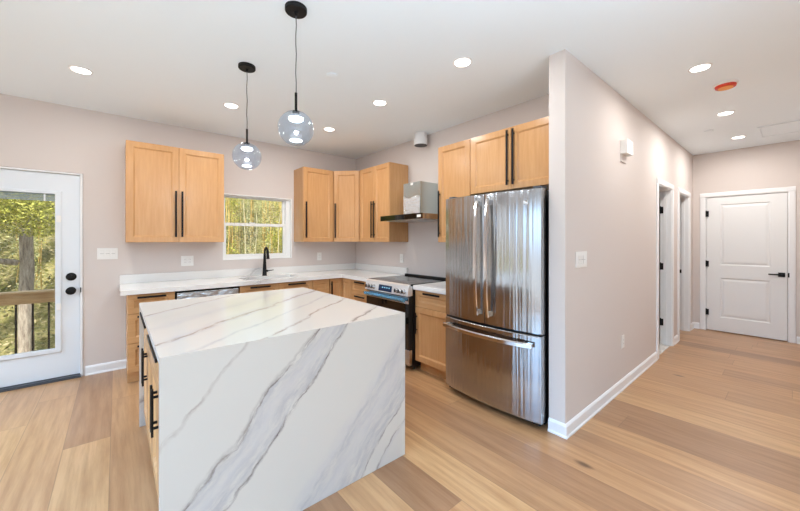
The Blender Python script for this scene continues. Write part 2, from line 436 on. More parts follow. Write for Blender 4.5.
# ------------------------------------------------------------------ exterior door (door_1)
d = sroot('door_1', ((DX0+DX1)/2, YB, 0))
FX = Frame((0, YB+.012, 0), (1, 0, 0), (0, -1, 0))
SX0, SX1, SZ0, SZ1 = -1.193, -.284, .032, 2.050
LX0, LX1, LZ0, LZ1 = -1.062, -.412, .275, 1.880     # raised lite frame, outer
GX0, GX1, GZ0, GZ1 = -1.014, -.460, .320, 1.848     # glass
mb = MB(); holed(mb, FX, SX0, SX1, SZ0, SZ1, -.044, 0, [(GX0-.02, GX1+.02, GZ0-.02, GZ1+.02)]); mb.build('door_slab', M['exdoor'], d)
mb = MB()
def ring(F, o, i, n0, n1):
    R = lambda r, n: [F.p(r[0], r[2], n), F.p(r[1], r[2], n), F.p(r[1], r[3], n), F.p(r[0], r[3], n)]
    mid = [o[k]+(1 if k in (0, 2) else -1)*.010 for k in range(4)]
    return [R(o, n0), R(o, n1-.008), R(mid, n1), R(i, n1), R(i, n0-.02)]
mb.loops(ring(FX, (LX0, LX1, LZ0, LZ1), (GX0, GX1, GZ0, GZ1), .0, .014), cap0=False, cap1=False)
mb.build('lite_frame', M['exdoor'], d)
MB().fbox(FX, GX0-.015, GX1+.015, GZ0-.015, GZ1+.015, -.026, -.020).build('pane', M['pane'], d)
bl = MB()
for k in range(5): bl.fbox(FX, GX0+.004, GX1-.004, 1.778+k*.0145, 1.789+k*.0145, -.019, -.010)
bo = bl.build('blind', mat('blind_grey', lin(140, 154, 158), .5), d)
MB().fbox(FX, -.540, -.528, 1.776, 1.848, -.0095, -.004).build('cord_clip', M['exdoor'], bo)
for z in (1.615, .745): MB().fbox(FX, -.452, -.418, z-.045, z+.02, .0145, .026).build('blind_slider', M['plastic'], d, .003)
for nm, z in (('deadbolt', 1.023), ('knob', .884)):
    mb = MB().lathe(FX.p(-.347, z, .0005), (0, -1, 0), [(0, .040), (.008, .040), (.013, .034), (.016, .020)] if nm == 'deadbolt' else [(0, .036), (.006, .036), (.010, .016), (.028, .015), (.036, .034), (.052, .038), (.062, .030), (.066, .008)])
    kn = mb.build(nm, M['black'], d, smooth=True)
    if nm == 'deadbolt': MB().fbox(FX, -.353, -.341, z-.02, z+.02, .0165, .030).build('thumb_turn', M['black'], kn, .002)
MB().fbox(FX, SX0, SX1, .030, .0315, -.04, -.002).box(SX0-.01, SX1+.01, YB-.035, YB+.10, .001, .026).build('threshold', M['dark'], d)
mb = MB()
for a, b in ((DX0-.010, SX0-.003), (SX1+.003, DX1+.010)): mb.box(a, b, YB-.010, YB+.10, .001, DZ+.008)
mb.box(SX0-.003, SX1+.003, YB-.010, YB+.10, SZ1+.004, DZ+.008)
mb.build('door_frame', M['trim'], d, .002)
MB().fbox(FX, SX1+.0045, SX1+.012, .86, .91, .0225, .028).build('strike_plate', M['black'], d)

# ------------------------------------------------------------------ kitchen window (window_1)
w = sroot('window_1', ((WX0+WX1)/2, YB, WZ0))
FW = Frame((0, YB, 0), (1, 0, 0), (0, -1, 0))
def rframe(mb, F, u0, u1, v0, v1, t, n0, n1, tb=None, tt=None):
    tb = tb or t; tt = tt or t
    mb.fbox(F, u0, u0+t, v0, v1, n0, n1); mb.fbox(F, u1-t, u1, v0, v1, n0, n1)
    mb.fbox(F, u0+t, u1-t, v0, v0+tb, n0, n1); mb.fbox(F, u0+t, u1-t, v1-tt, v1, n0, n1); return mb
mb = MB(); fl_, fr2, fb_, ft_ = .016, .070, .048, .026
mb.fbox(FW, WX0, WX0+fl_, WZ0, WZ1, -.13, -.05).fbox(FW, WX1-fr2, WX1, WZ0, WZ1, -.13, -.05)
mb.fbox(FW, WX0+fl_, WX1-fr2, WZ0, WZ0+fb_, -.13, -.05).fbox(FW, WX0+fl_, WX1-fr2, WZ1-ft_, WZ1, -.13, -.05)
mb.fbox(FW, WX0, WX1, WZ0, WZ0+.012, -.05, .004).fbox(FW, WX0, WX1, WZ1-.012, WZ1, -.05, .002).fbox(FW, WX1-.012, WX1, WZ0+.012, WZ1-.012, -.05, .002).fbox(FW, WX0, WX0+.004, WZ0+.012, WZ1-.012, -.05, .002)
mb.build('window_frame', M['vinyl'], w, .002)
a0, a1 = WX0+fl_+.001, WX1-fr2-.001
up = rframe(MB(), FW, a0, a1, 1.585, WZ1-ft_-.001, .030, -.125, -.095, .03, .010).build('sash', M['vinyl'], w, .002)
lo = rframe(MB(), FW, a0, a1, WZ0+fb_+.001, 1.622, .034, -.090, -.056, .022, .038).build('sash', M['vinyl'], w, .002)
MB().fbox(FW, a0+.02, a1-.02, 1.60, WZ1-.032, -.112, -.108).build('pane', M['pane'], up)
MB().fbox(FW, a0+.025, a1-.025, WZ0+.06, 1.60, -.075, -.071).build('pane', M['pane'], lo)
mb = MB(); mb.fbox(FW, 1.38, 1.45, 1.6225, 1.634, -.086, -.062); mb.build('sash_lock', M['vinyl'], lo, .002)

# windows of the living side (behind the camera) and their frames
for i, (F, a, b, z0, z1, k) in enumerate(((FL, -.3, 2.3, .12, 2.25, 3), (FL, 2.95, 4.25, .12, 2.25, 2), (FS, -1.3, 2.5, .3, 2.4, 3))):
    mb = MB(); rframe(mb, F, a, b, z0, z1, .06, -.12, .0)
    for q in range(1, k):
        u = a+(b-a)*q/k; mb.fbox(F, u-.035, u+.035, z0+.06, z1-.06, -.12, 0)
    structure(mb.build('window_%d' % (i+2), M['vinyl']))

# ------------------------------------------------------------------ hall doors
def casing(name, F, a, b, top, w=.068, t=.016):
    mb = MB()
    prof = lambda k: [(.0, .0), (.0, t*.7), (.010, t), (w-.012, t), (w, t*.6), (w, 0)]
    for s, e in ((-1, a), (1, b)):
        mb.loops([[F.p(e+s*q, v, n) for q, n in prof(0)] for v in (0.0005, top+.0)])
    mb.loops([[F.p(u, top+q, n) for q, n in prof(0)] for u in (a-w, b+w)])
    return structure(mb.build(name, M['trim']))
casing('trim_1', FH, O1[0]-.012, O1[1]+.012, OT+.012)
casing('trim_2', FH, O2[0]-.012, O2[1]+.012, OT+.012)
casing('trim_3', FE, EY0-.006, EY1+.006, ET+.006, .066)
def jamb(F, a, b, top, dep):
    mb = MB(); mb.fbox(F, a-.019, a, 0.0005, top+.019, -dep, 0.0); mb.fbox(F, b, b+.019, 0.0005, top+.019, -dep, 0.0); mb.fbox(F, a, b, top, top+.019, -dep, 0.0)
    for e, s in ((a, 1), (b, -1)):
        x0, x1 = sorted((e, e+s*.010)); mb.fbox(F, x0, x1, 0.0005, top, -dep+.036, -dep+.07)
    return mb
def hinge(parent, c, ax):
    """three-knuckle butt hinge, pin vertical at c"""
    x, y, z = c
    mb = MB().cyl((x, y, z-.045), (x, y, z+.045), .008, 10).cyl((x, y, z+.045), (x, y, z+.052), .006, 8)
    mb.box(x-.002, x+.002, y+(.0 if ax > 0 else -.03), y+(.03 if ax > 0 else 0), z-.044, z+.044)
    return mb.build('hinge', M['black'], parent)
def slab_panels(mb, F, u0, u1, v0, v1, n0, n1, panels):
    """door slab with recessed moulded panels on its front"""
    vs = [v0]+[q for p in panels for q in (p[2], p[3])]+[v1]
    pu0, pu1 = panels[0][0], panels[0][1]
    mb.fbox(F, u0, pu0, v0, v1, n0, n1); mb.fbox(F, pu1, u1, v0, v1, n0, n1)
    for i in range(0, len(vs), 2): mb.fbox(F, pu0, pu1, vs[i], vs[i+1], n0, n1)
    for a, b, c, e in panels:
        R = lambda q, n: [F.p(a+q, c+q, n), F.p(b-q, c+q, n), F.p(b-q, e-q, n), F.p(a+q, e-q, n)]
        mb.loops([R(0, n0), R(0, n1), R(.012, n1-.010), R(.022, n1-.010), R(.045, n1-.003), R(.055, n1-.003)])
    return mb
# door_2: closed white two-panel door in the hall end wall
d2 = sroot('door_2', (XE, (EY0+EY1)/2, 0))
slab_panels(MB(), FE, EY0+.004, EY1-.004, .012, ET-.005, -.040, -.004, [(.215, .73, .222, .822), (.215, .73, 1.016, 1.936)]).build('door_slab', M['door'], d2)
mb = MB()
for a, b in ((EY0-.010, EY0), (EY1, EY1+.010)): mb.fbox(FE, a, b, .0005, ET+.010, -.118, -.001)
mb.fbox(FE, EY0, EY1, ET, ET+.010, -.118, -.001); mb.build('door_frame', M['trim'], d2)
for z in (1.80, 1.03, .285): hinge(d2, (XE-.012, EY1-.002, z), -1)
mb = MB().fbox(FE, .080, .145, .885, .945, -.003, .006).cyl(FE.p(.112, .917, .005), FE.p(.112, .917, .045), .010, 12); mb.fbox(FE, .102, .235, .908, .926, .040, .050)
mb.build('lever_handle', M['black'], d2, .002)
MB().fbox(FE, EY0-.016, EY0-.0015, .885, .945, .002, .016).build('strike_plate', M['black'], d2)
# door_3: door swung into the bath, hung on the far jamb
d3 = sroot('door_3', (O1[1], YP2, 0))
jamb(FH, O1[0], O1[1], OT, YP2-YP).build('door_frame', M['trim'], d3)
MB().box(O1[1]-.040, O1[1]-.004, YP2+.012, YP2+.655, .012, OT-.005).build('door_slab', M['door'], d3)
for z in (1.794, 1.044, .301): hinge(d3, (O1[1]-.006, YP2-.004, z), -1)
MB().box(O1[1]-.0035, O1[1]-.001, YP2-.030, YP2-.013, .33, .34).build('screw_cap', M['black'], d3)
lv = MB().cyl((O1[1]-.040, YP2+.59, .92), (O1[1]-.085, YP2+.59, .92), .010, 10); lv.box(O1[1]-.090, O1[1]-.080, YP2+.47, YP2+.60, .911, .929); lv.build('lever_handle', M['black'], d3)
# door_4: second hall doorway, door swung in on the near jamb, strike plate on the far jamb
d4 = sroot('door_4', (O2[0], YP2, 0))
jamb(FH, O2[0], O2[1], OT, YP2-YP).build('door_frame', M['trim'], d4)
MB().box(O2[0]+.004, O2[0]+.040, YP2+.012, YP2+.665, .012, OT-.005).build('door_slab', M['door'], d4)
MB().box(O2[1]-.0025, O2[1]-.0003, YP2-.034, YP2-.004, .885, .94).build('strike_plate', M['black'], d4)
for z in (1.794, 1.044, .301): hinge(d4, (O2[0]+.006, YP2-.004, z), -1)

# ------------------------------------------------------------------ cabinets
HB = M['black']
def vpull(F, parent, u, v0, v1, n0):
    mb = MB().fbox(F, u-.009, u+.009, v0, v1, n0+.020, n0+.030)
    for v in (v0+.04, v1-.04): mb.fbox(F, u-.005, u+.005, v-.006, v+.006, n0+.0003, n0+.020)
    return mb.build('handle', HB, parent, .0015)
def hpull(F, parent, u0, u1, v, n0):
    mb = MB().fbox(F, u0, u1, v-.009, v+.009, n0+.020, n0+.030)
    for u in (u0+.03, u1-.03): mb.fbox(F, u-.006, u+.006, v-.005, v+.005, n0+.0003, n0+.020)
    return mb.build('handle', HB, parent, .0015)
def cabinet(name, label, F, u0, u1, v0, v1, dep, fronts, cat='cabinet', group=None, toe=False, body=True):
    root = thing(name, label, cat, F.p((u0+u1)/2, 0 if toe else v0, -dep/2), group)
    if body:
        MB().fbox(F, u0, u1, v0, v1, -dep, 0).build('body', M['maple'], root, .001)
    if toe: MB().fbox(F, u0+.002, u1-.002, .001, v0-.001, -dep, -.065).build('toe_kick', M['maple_h'], root)
    for fr in fronts:
        kind, a, b, z0, z1, h = fr[:6]
        fw = .05 if kind == 'drawer' and z1-z0 < .25 else .057
        o = MB().panel_front(F, a, b, z0, z1, .02, fw, n0=.001).build(kind, M['maple_h' if kind == 'drawer' else 'maple'], root)
        if h and h[0] == 'v': vpull(F, o, h[1], h[2], h[3], .021)
        if h and h[0] == 'h': hpull(F, o, h[1], h[2], h[3], .021)
    return root
UZ0, UZ1 = 1.37, 2.412
H0, H1 = 1.427, 1.930
Fu = Frame((0, YB-.309, 0), (1, 0, 0), (0, -1, 0)); UD = .306
GW = 'maple wall cabinets'
cabinet('wall_cabinet', 'maple two-door upper cabinet between the glazed door and the window', Fu, .074, .980, UZ0, UZ1, UD,
        [('door', .076, .526, UZ0, UZ1, ('v', .498, H0, H1)), ('door', .529, .978, UZ0, UZ1, ('v', .557, H0, H1))], group=GW)
cabinet('wall_cabinet', 'single-door maple upper cabinet just to the right of the window', Fu, 1.973, 2.434, UZ0, UZ1, UD,
        [('door', 1.975, 2.432, UZ0, UZ1, ('v', 2.008, H0, H1))], group=GW)
Fur = Frame((XR-.309, 0, 0), (0, 1, 0), (-1, 0, 0))
cabinet('wall_cabinet', 'narrow two-door maple upper cabinet between corner cabinet and range hood', Fur, 3.406, 4.108, UZ0, UZ1, UD,
        [('door', 3.408, 3.756, UZ0, UZ1, ('v', 3.728, H0, H1)), ('door', 3.759, 4.106, UZ0, UZ1, ('v', 3.787, H0, H1))], group=GW)
cabinet('wall_cabinet', 'tall single-door maple upper cabinet between range hood and over-fridge cabinet', Fur, 2.109, 2.546, UZ0, UZ1, UD,
        [('door', 2.111, 2.544, UZ0, UZ1, ('v', 2.515, H0, H1))], group=GW)
cabinet('wall_cabinet', 'short two-door maple upper cabinet above the refrigerator', Fur, 1.195, 2.105, 1.852, UZ1, UD,
        [('door', 1.197, 1.648, 1.852, UZ1, ('v', 1.620, 1.89, 2.385)), ('door', 1.651, 2.103, 1.852, UZ1, ('v', 1.679, 1.89, 2.385))], group=GW)
# diagonal corner unit
cr_ = thing('wall_cabinet', 'diagonal single-door maple corner upper cabinet', 'cabinet', (2.8, 4.45, UZ0), GW)
P0, P1 = Vector((2.440, YB-.325, 0)), Vector((XR-.325, 4.112, 0))
MB().prism([(2.438, YB-.003), (2.438, P0.y+.008), (P0.x+.012, P0.y+.012), (P1.x+.012, P1.y+.012), (P1.x+.02, 4.111), (XR-.003, 4.111), (XR-.003, YB-.003)], UZ0, UZ1).build('body', M['maple'], cr_)
ud = (P1-P0).normalized(); Fd = Frame(P0+Vector((.010, .010, 0)), ud, (-1, -1, 0)); Ld = (P1-P0).length
dd = MB().panel_front(Fd, .010, Ld-.010, UZ0, UZ1, .018, .057, n0=.001).build('door', M['maple'], cr_)
vpull(Fd, dd, .036, H0, H1, .019)

BZ0, BZ1 = .115, .870
Fb = Frame((0, YB-.588, 0), (1, 0, 0), (0, -1, 0)); BD = .585
GB = 'maple base cabinets'
d3z = [(.683, .862), (.399, .678), (.119, .394)]
cabinet('base_cabinet', 'maple three-drawer base cabinet at the open end of the counter', Fb, .080, .460, BZ0, BZ1, BD,
        [('drawer', .082, .458, z0, z1, ('h', .155, .385, z1-.025)) for z0, z1 in d3z], group=GB, toe=True)
cabinet('base_cabinet', 'maple sink base cabinet with two false drawer fronts under the faucet', Fb, 1.080, 1.978, BZ0, BZ1-.0, BD,
        [('drawer', 1.082, 1.528, .683, .862, ('h', 1.19, 1.42, .838)), ('drawer', 1.532, 1.976, .683, .862, ('h', 1.64, 1.87, .838)),
         ('door', 1.082, 1.528, .119, .678, ('v', 1.50, .42, .64)), ('door', 1.532, 1.976, .119, .678, ('v', 1.56, .42, .64))], group=GB, toe=True, body=False)
sb = [o for o in bpy.data.objects if o.get('label', '').startswith('maple sink base')][0]
mb = MB(); mb.fbox(Fb, 1.080, 1.098, BZ0, BZ1, -BD, 0); mb.fbox(Fb, 1.960, 1.978, BZ0, BZ1, -BD, 0); mb.fbox(Fb, 1.098, 1.960, BZ0, BZ0+.018, -BD, 0); mb.fbox(Fb, 1.098, 1.960, BZ0+.018, BZ1, -.018, 0); mb.fbox(Fb, 1.098, 1.960, BZ0+.018, BZ1, -BD, -BD+.012)
mb.build('body', M['maple'], sb)
cabinet('base_cabinet', 'narrow maple base cabinet between the sink base and the corner', Fb, 1.982, 2.222, BZ0, BZ1, BD,
        [('drawer', 1.986, 2.218, .683, .862, None), ('door', 1.986, 2.218, .119, .678, ('v', 2.012, .42, .64))], group=GB, toe=True)
Fbr = Frame((XR-.598, 0, 0), (0, 1, 0), (-1, 0, 0)); BDR = .595
cb = thing('base_cabinet', 'L-shaped maple corner base cabinet with folding door', 'cabinet', (2.7, 4.3, 0), GB)
MB().prism([(2.226, YB-.003), (2.226, YB-.588), (XR-.598, YB-.588), (XR-.598, 3.884), (XR-.003, 3.884), (XR-.003, YB-.003)], BZ0, BZ1).build('body', M['maple'], cb)
MB().prism([(2.228, YB-.003), (2.228, YB-.52), (XR-.53, YB-.52), (XR-.53, 3.886), (XR-.003, 3.886), (XR-.003, YB-.003)], .001, BZ0-.001).build('toe_kick', M['maple_h'], cb)
o = MB().panel_front(Fb, 2.230, 2.420, .119, .862, .02, .045, n0=.001).build('door', M['maple'], cb); vpull(Fb, o, 2.250, .60, .83, .021)
MB().panel_front(Fbr, 3.886, 4.107, .119, .862, .02, .045, n0=.001).build('door', M['maple'], cb)
cabinet('base_cabinet', 'maple three-drawer base cabinet between the corner and the range', Fbr, 3.412, 3.880, BZ0, BZ1, BDR,
        [('drawer', 3.415, 3.876, z0, z1, ('h', 3.53, 3.76, z1-.022)) for z0, z1 in d3z], group=GB, toe=True)
cabinet('base_cabinet', 'maple drawer-over-door base cabinet between range and refrigerator', Fbr, 2.112, 2.608, BZ0, BZ1, BDR,
        [('drawer', 2.116, 2.604, .693, .862, ('h', 2.235, 2.465, .842)), ('door', 2.116, 2.604, .119, .688, ('v', 2.575, .41, .63))], group=GB, toe=True)

# worktops
CZ0, CZ1 = .8715, .918
ct = thing('countertop', 'white marble-look L-shaped countertop with low backsplash under the window', 'countertop', (1.5, 4.4, CZ0))
mb = MB(); sx0, sx1, sy0, sy1 = 1.16, 1.84, 4.20, 4.53
mb.box(.028, sx0, 4.07, YB-.003, CZ0, CZ1).box(sx1, XR-.003, 4.07, YB-.003, CZ0, CZ1).box(sx0, sx1, 4.07, sy0, CZ0, CZ1).box(sx0, sx1, sy1, YB-.003, CZ0, CZ1).box(2.39, XR-.003, 3.408, 4.07, CZ0, CZ1)
mb.build('slab', M['marble_counter'], ct)
MB().box(.028, XR-.024, YB-.022, YB-.003, CZ1+.0005, 1.016).box(XR-.023, XR-.003, 3.408, YB-.003, CZ1+.0005, 1.016).build('backsplash', M['marble_counter'], ct)
tag(MB().box(2.39, XR-.003, 2.106, 2.606, CZ0, CZ1).build('countertop', M['marble_counter'], None, .002), 'short white countertop piece between range and refrigerator', 'countertop')
# sink
sk = thing('sink', 'stainless undermount sink in the counter below the window', 'sink', (1.5, 4.36, .67))
mb = MB(); R = lambda q, z: [(sx0-.004+q, sy0-.004+q, z), (sx1+.004-q, sy0-.004+q, z), (sx1+.004-q, sy1+.004-q, z), (sx0-.004+q, sy1+.004-q, z)]
mb.loops([R(-.015, .866), R(-.015, .870), R(0.002, .870), R(.004, .70), R(.02, .685)], cap0=False); mb.build('basin', M['steel'], sk)
MB().lathe((1.5, 4.36, .686), (0, 0, 1), [(0, .045), (.003, .045), (.004, .03)], 20).build('drain', M['chrome'], sk)
# faucet
fa = thing('faucet', 'matte black pull-down kitchen faucet behind the sink', 'faucet', (1.52, 4.600, CZ1))
MB().lathe((1.52, 4.600, CZ1+.0005), (0, 0, 1), [(0, .030), (.006, .030), (.010, .027), (.09, .024), (.20, .018), (.30, .0155)], 20).build('body', HB, fa, smooth=True)
pts = [(1.52, 4.600-.058+.058*math.cos(t), CZ1+.3007+.075*math.sin(t)) for t in [PI*k/12 for k in range(11)]]
MB().tube(pts, .0135, 14).build('spout', HB, fa, smooth=True)
e = Vector(pts[-1]); MB().cyl(e+Vector((0, -.001, -.001)), e+Vector((0, -.020, -.11)), .0155, 16, .0205).build('spray_head', HB, fa, smooth=True)
hd = MB().cyl((1.535, 4.597, CZ1+.062), (1.560, 4.590, CZ1+.064), .014, 14); hd.cyl((1.560, 4.590, CZ1+.064), (1.63, 4.578, CZ1+.072), .007, 10, .005); hd.build('lever', HB, fa, smooth=True)

# dishwasher
dw = thing('dishwasher', 'stainless dishwasher with film still on, left of the sink base', 'dishwasher', (.77, 4.42, 0))
MB().box(.466, 1.074, 4.15, YB-.01, .02, .868).build('body', M['blackgap'], dw)
MB().fbox(Fb, .478, 1.064, .125, .846, .001, .030).build('door', M['silverfilm'], dw, .003)
MB().fbox(Fb, .466, 1.074, .848, .868, -.02, .026).build('control_strip', M['blackglass'], dw)
hpull(Fb, dw, .55, .99, .76, .030)['_o']
MB().box(.47, 1.07, 4.17, 4.20, .002, .019).build('toe_kick', M['blackgap'], dw)

# ------------------------------------------------------------------ kitchen island
IX0, IX1, IY0, IY1, IZ = .131, 1.430, 1.635, 3.181, .92
T = .030
iw = thing('island_worktop', 'white waterfall island worktop with bold grey marble veins', 'countertop', (.78, 2.41, 0))
def yz(poly): return [[(x, y, z) for y, z in poly] for x in (IX0, IX1)]
e_ = .0003
MB().loops(yz([(IY0+T+e_, IZ-T), (IY1-T-e_, IZ-T), (IY1-e_, IZ), (IY0+e_, IZ)])).build('top', M['marble_top'], iw)
MB().loops(yz([(IY0, .001), (IY0+T, .001), (IY0+T, IZ-T-e_), (IY0, IZ-e_)])).build('waterfall_panel', M['marble_front'], iw)
MB().loops(yz([(IY1-T, .001), (IY1, .001), (IY1, IZ-e_), (IY1-T, IZ-T-e_)])).build('waterfall_panel', M['marble_front'], iw)
Fi = Frame((IX0+.047, 0, 0), (0, 1, 0), (-1, 0, 0))
IB = .93
c1, c2, c3 = IY0+.033, 2.402, IY1-.033
GI = 'cabinets inside the island'
for a, b, lab in ((c1, c2-.001, 'island cabinet on the near side, drawer over two doors, black pulls'), (c2+.001, c3, 'island cabinet on the far side facing the glazed door, drawer over doors')):
    m_ = (a+b)/2
    cabinet('island_cabinet', lab, Fi, a, b, .10, IZ-T-.002, IB,
            [('drawer', a+.002, b-.002, .70, .890, ('h', m_-.25, m_+.25, .868)), ('door', a+.002, m_-.0015, .105, .695, ('v', m_-.03, .44, .67)),
             ('door', m_+.0015, b-.002, .105, .695, ('v', m_+.03, .44, .67))], group=GI, toe=True)
MBk = MB().box(IX0+.047+IB+.01, IX1-.05, c1, c3, .001, IZ-T-.002)
tag(MBk.build('island_back_panel', M['maple'], None), 'maple back panel of the island facing the range', 'panel')

# ------------------------------------------------------------------ range
ra = thing('range', 'stainless slide-in electric range with black glass cooktop', 'range', (2.70, 3.01, 0))
RY0, RY1 = 2.616, 3.400
MB().box(2.395, XR-.03, RY0, RY1, .04, .905).build('body', M['blackgap'], ra)
MB().box(2.365, XR-.075, RY0-.001, RY1+.001, .9055, .924).build('cooktop', M['blackglass'], ra, .002)
for bx, by, br in ((2.52, 2.82, .10), (2.52, 3.20, .085), (2.80, 2.82, .08), (2.80, 3.20, .105)):
    R = lambda r, z: [(bx+r*math.cos(2*PI*k/40), by+r*math.sin(2*PI*k/40), z) for k in range(40)]
    MB().loops([R(br, .9243), R(br, .9247), R(br-.004, .9247), R(br-.004, .9243)], cap0=False, cap1=False).build('burner_mark', M['dark'], ra)
MB().box(XR-.074, XR-.03, RY0, RY1, .906, .944).build('vent_trim', M['blackgap'], ra, .003)
# slanted front panel
pz = [(2.362, .922), (2.338, .908), (2.322, .800), (2.394, .800), (2.394, .922)]
MB().loops([[(x, y, z) for x, z in pz] for y in (RY0+.001, RY1-.001)]).build('control_panel', M['range_steel'], ra, .002)
nrm = Vector((-.095, 0, -.013*-1)).normalized(); nrm = Vector((-1, 0, .137)).normalized()
Fp = Frame((2.3287, 0, .8475), (0, 1, 0), (-1, 0, 0))
def pp(u, v, n): return Vector((2.3287, 0, .8475))+Vector((0, u, 0))+Vector((.137, 0, 1)).normalized()*v+nrm*n
class PF:
    p = staticmethod(pp)
MB().fbox(PF, 2.885, 3.125, -.036, .034, .0005, .003).build('display', M['display'], ra)
for u in (2.93, 2.97, 3.01, 3.05): MB().fbox(PF, u-.008, u+.008, .0, .012, .0032, .0036).build('display_digit', M['icon'], ra)
for u in (2.675, 2.735, 2.795, 3.215, 3.275, 3.335):
    k = MB().lathe(pp(u, -.004, .0005), nrm, [(0, .026), (.006, .026), (.008, .021), (.030, .019), (.033, .016)], 20).build('knob', M['steel'], ra, smooth=True)
    MB().fbox(PF, u-.004, u+.004, -.024, .016, .0335, .042).build('grip', M['blackgap'], k, .001)
od = MB().box(2.345, 2.393, RY0+.004, RY1-.004, .235, .790).build('oven_door', M['blackgap'], ra, .004)
MB().box(2.341, 2.3448, RY0+.006, RY1-.006, .245, .715).build('oven_window', M['blackglass'], od)
MB().box(2.340, 2.3448, RY0+.006, RY1-.006, .718, .788).build('door_trim', M['steel'], od)
hb = MB().tube([(2.300, y, .757) for y in (RY0+.03, RY0+.2, RY1-.2, RY1-.03)], .020, 14)
for y in (RY0+.06, RY1-.06): hb.cyl((2.3395, y, .757), (2.305, y, .757), .011, 10)
hb.build('oven_handle', M['film'], od, smooth=True)
MB().box(2.350, 2.393, RY0+.004, RY1-.004, .065, .228).build('storage_drawer', M['steel'], ra, .004)
for x in (2.46, 2.92):
    for y in (RY0+.05, RY1-.05): MB().cyl((x, y, .0005), (x, y, .04), .018, 10).build('foot', M['blackgap'], ra)

# range hood
ho = thing('range_hood', 'stainless chimney range hood with dark glass strip above the range', 'range hood', (2.8, 3.0, 1.628))
HY0, HY1 = 2.618, 3.372
MB().box(2.545, XR-.003, HY0, HY1, 1.630, 1.690).build('canopy', M['steel'], ho, .002)
MB().box(2.537, 2.5446, HY0, HY1, 1.630, 1.692).build('control_strip', M['blackglass'], ho)
MB().box(2.60, XR-.05, HY0+.05, HY1-.05, 1.6245, 1.6295).build('filter', mat('brushed_filter', (.55, .56, .57, 1), .35, 1), ho)
ch = MB().box(2.740, XR-.003, 2.856, 3.162, 1.6925, 2.092).build('chimney', M['hood_steel'], ho, .001)
fm = MB()
nu, nv = 28, 12
rnd = random.Random(4)
g = [[(2.7375-.004*rnd.random(), 2.862+(3.156-2.862)*i/nu, 1.70+(.205+.02*math.sin(i*.22+.5)+.03*i/nu)*j/nv) for i in range(nu+1)] for j in range(nv+1)]
vv = [[fm.bm.verts.new(p) for p in r] for r in g]
for j in range(nv):
    for i in range(nu): fm.bm.faces.new([vv[j][i], vv[j][i+1], vv[j+1][i+1], vv[j+1][i]])
fm.build('peeling_film', M['silverfilm'], ch)
MB().box(2.738, 2.7396, 2.985, 3.03, 2.062, 2.088).build('sticker', M['plastic'], ch)
MB().box(2.5345, 2.5366, 2.64, 2.70, 1.645, 1.675).build('sticker', M['plastic'], ho)
vd = thing('vent_duct', 'short white round vent duct hanging from ceiling above the hood', 'duct', (2.93, 3.05, 2.59))
R0 = [(0, .083), (.004, .086), (.085, .086), (.09, .078), (.148, .078)]
MB().lathe((2.93, 3.05, 2.590), (0, 0, 1), R0, 28).build('sleeve', M['white_metal'], vd, smooth=True)
MB().lathe((2.93, 3.05, 2.5870), (0, 0, 1), [(0, .080), (.0025, .080)], 28).build('dark_opening', M['blackgap'], vd)  # black disc painted in for the shade inside the duct's open end

# ------------------------------------------------------------------ refrigerator
fr = thing('refrigerator', 'stainless french-door refrigerator with bottom freezer drawer', 'refrigerator', (2.66, 1.637, 0))
FY0, FY1, FXF = 1.180, 2.094, 2.288
MB().box(2.405, XR-.02, FY0+.008, FY1-.010, .03, 1.762).build('body', M['blackgap'], fr, .004)
def curve_x(y): t = (y-(FY0+FY1)/2)/((FY1-FY0)/2); return FXF+.040*t*t
def fdoor(name, y0, y1, z0, z1):
    n = 14; ys = [y0+(y1-y0)*k/n for k in range(n+1)]
    poly = [(curve_x(y)+(.006 if k in (0, n) else 0), y) for k, y in enumerate(ys)]+[(2.400, y1), (2.400, y0)]
    ring = lambda z, q: [(x+q*(1 if i <= n else 0), y, z) for i, (x, y) in enumerate(poly)]
    mb = MB(); mb.loops([ring(z0, .006), ring(z0+.006, 0), ring(z1-.006, 0), ring(z1, .006)])
    return mb.build(name, M['fridge_steel'], fr, smooth=True)
YM = (FY0+FY1)/2
dl = fdoor('door', YM+.0025, FY1, .706, 1.770); dr = fdoor('door', FY0, YM-.0025, .706, 1.770)
fz = fdoor('freezer_drawer', FY0, FY1, .058, .690)
MB().box(2.335, 2.404, FY0+.008, FY1-.008, .6905, .7055).build('gasket', M['blackgap'], fr)
MB().box(2.36, 2.404, FY0+.02, FY1-.02, .03, .0575).build('kick_grille', M['blackgap'], fr)
for y, p in ((YM+.052, dl), (YM-.052, dr)):
    path = []
    for k in range(17):
        t = k/16; z = .775+(1.715-.775)*t; b = math.sin(PI*t)**.6 if 0 < t < 1 else 0
        path.append((curve_x(y)-.028-.028*b, z))
    mb = MB(); mb.loops([[(x, y-.015, z), (x-.012, y-.010, z), (x-.012, y+.010, z), (x, y+.015, z)] for x, z in path])
    for z in (.80, 1.69): mb.box(curve_x(y)-.034, curve_x(y)+.002, y-.011, y+.011, z-.018, z+.018)
    mb.build('handle', M['chrome'], p, smooth=True)
path = []
for k in range(25):
    t = k/24; y = FY0+.045+(FY1-FY0-.05)*t; b = math.sin(PI*t)**.6 if 0 < t < 1 else 0
    path.append((curve_x(y)-.028-.026*b, y))
mb = MB(); mb.loops([[(x, y, .600), (x-.012, y, .607), (x-.012, y, .632), (x, y, .640)] for x, y in path])
for y in (FY0+.075, FY1-.035): mb.box(curve_x(y)-.036, curve_x(y)+.002, y-.02, y+.02, .606, .634)
mb.build('handle', M['chrome'], fz, smooth=True)
yl = 1.285; xl = curve_x(yl)
bd = MB().lathe((xl-.001, yl, 1.672), (-1, -.12, 0), [(0, .020), (.003, .020), (.004, .0165), (.0034, .0155)], 28).build('badge', M['steel'], dr, smooth=True)
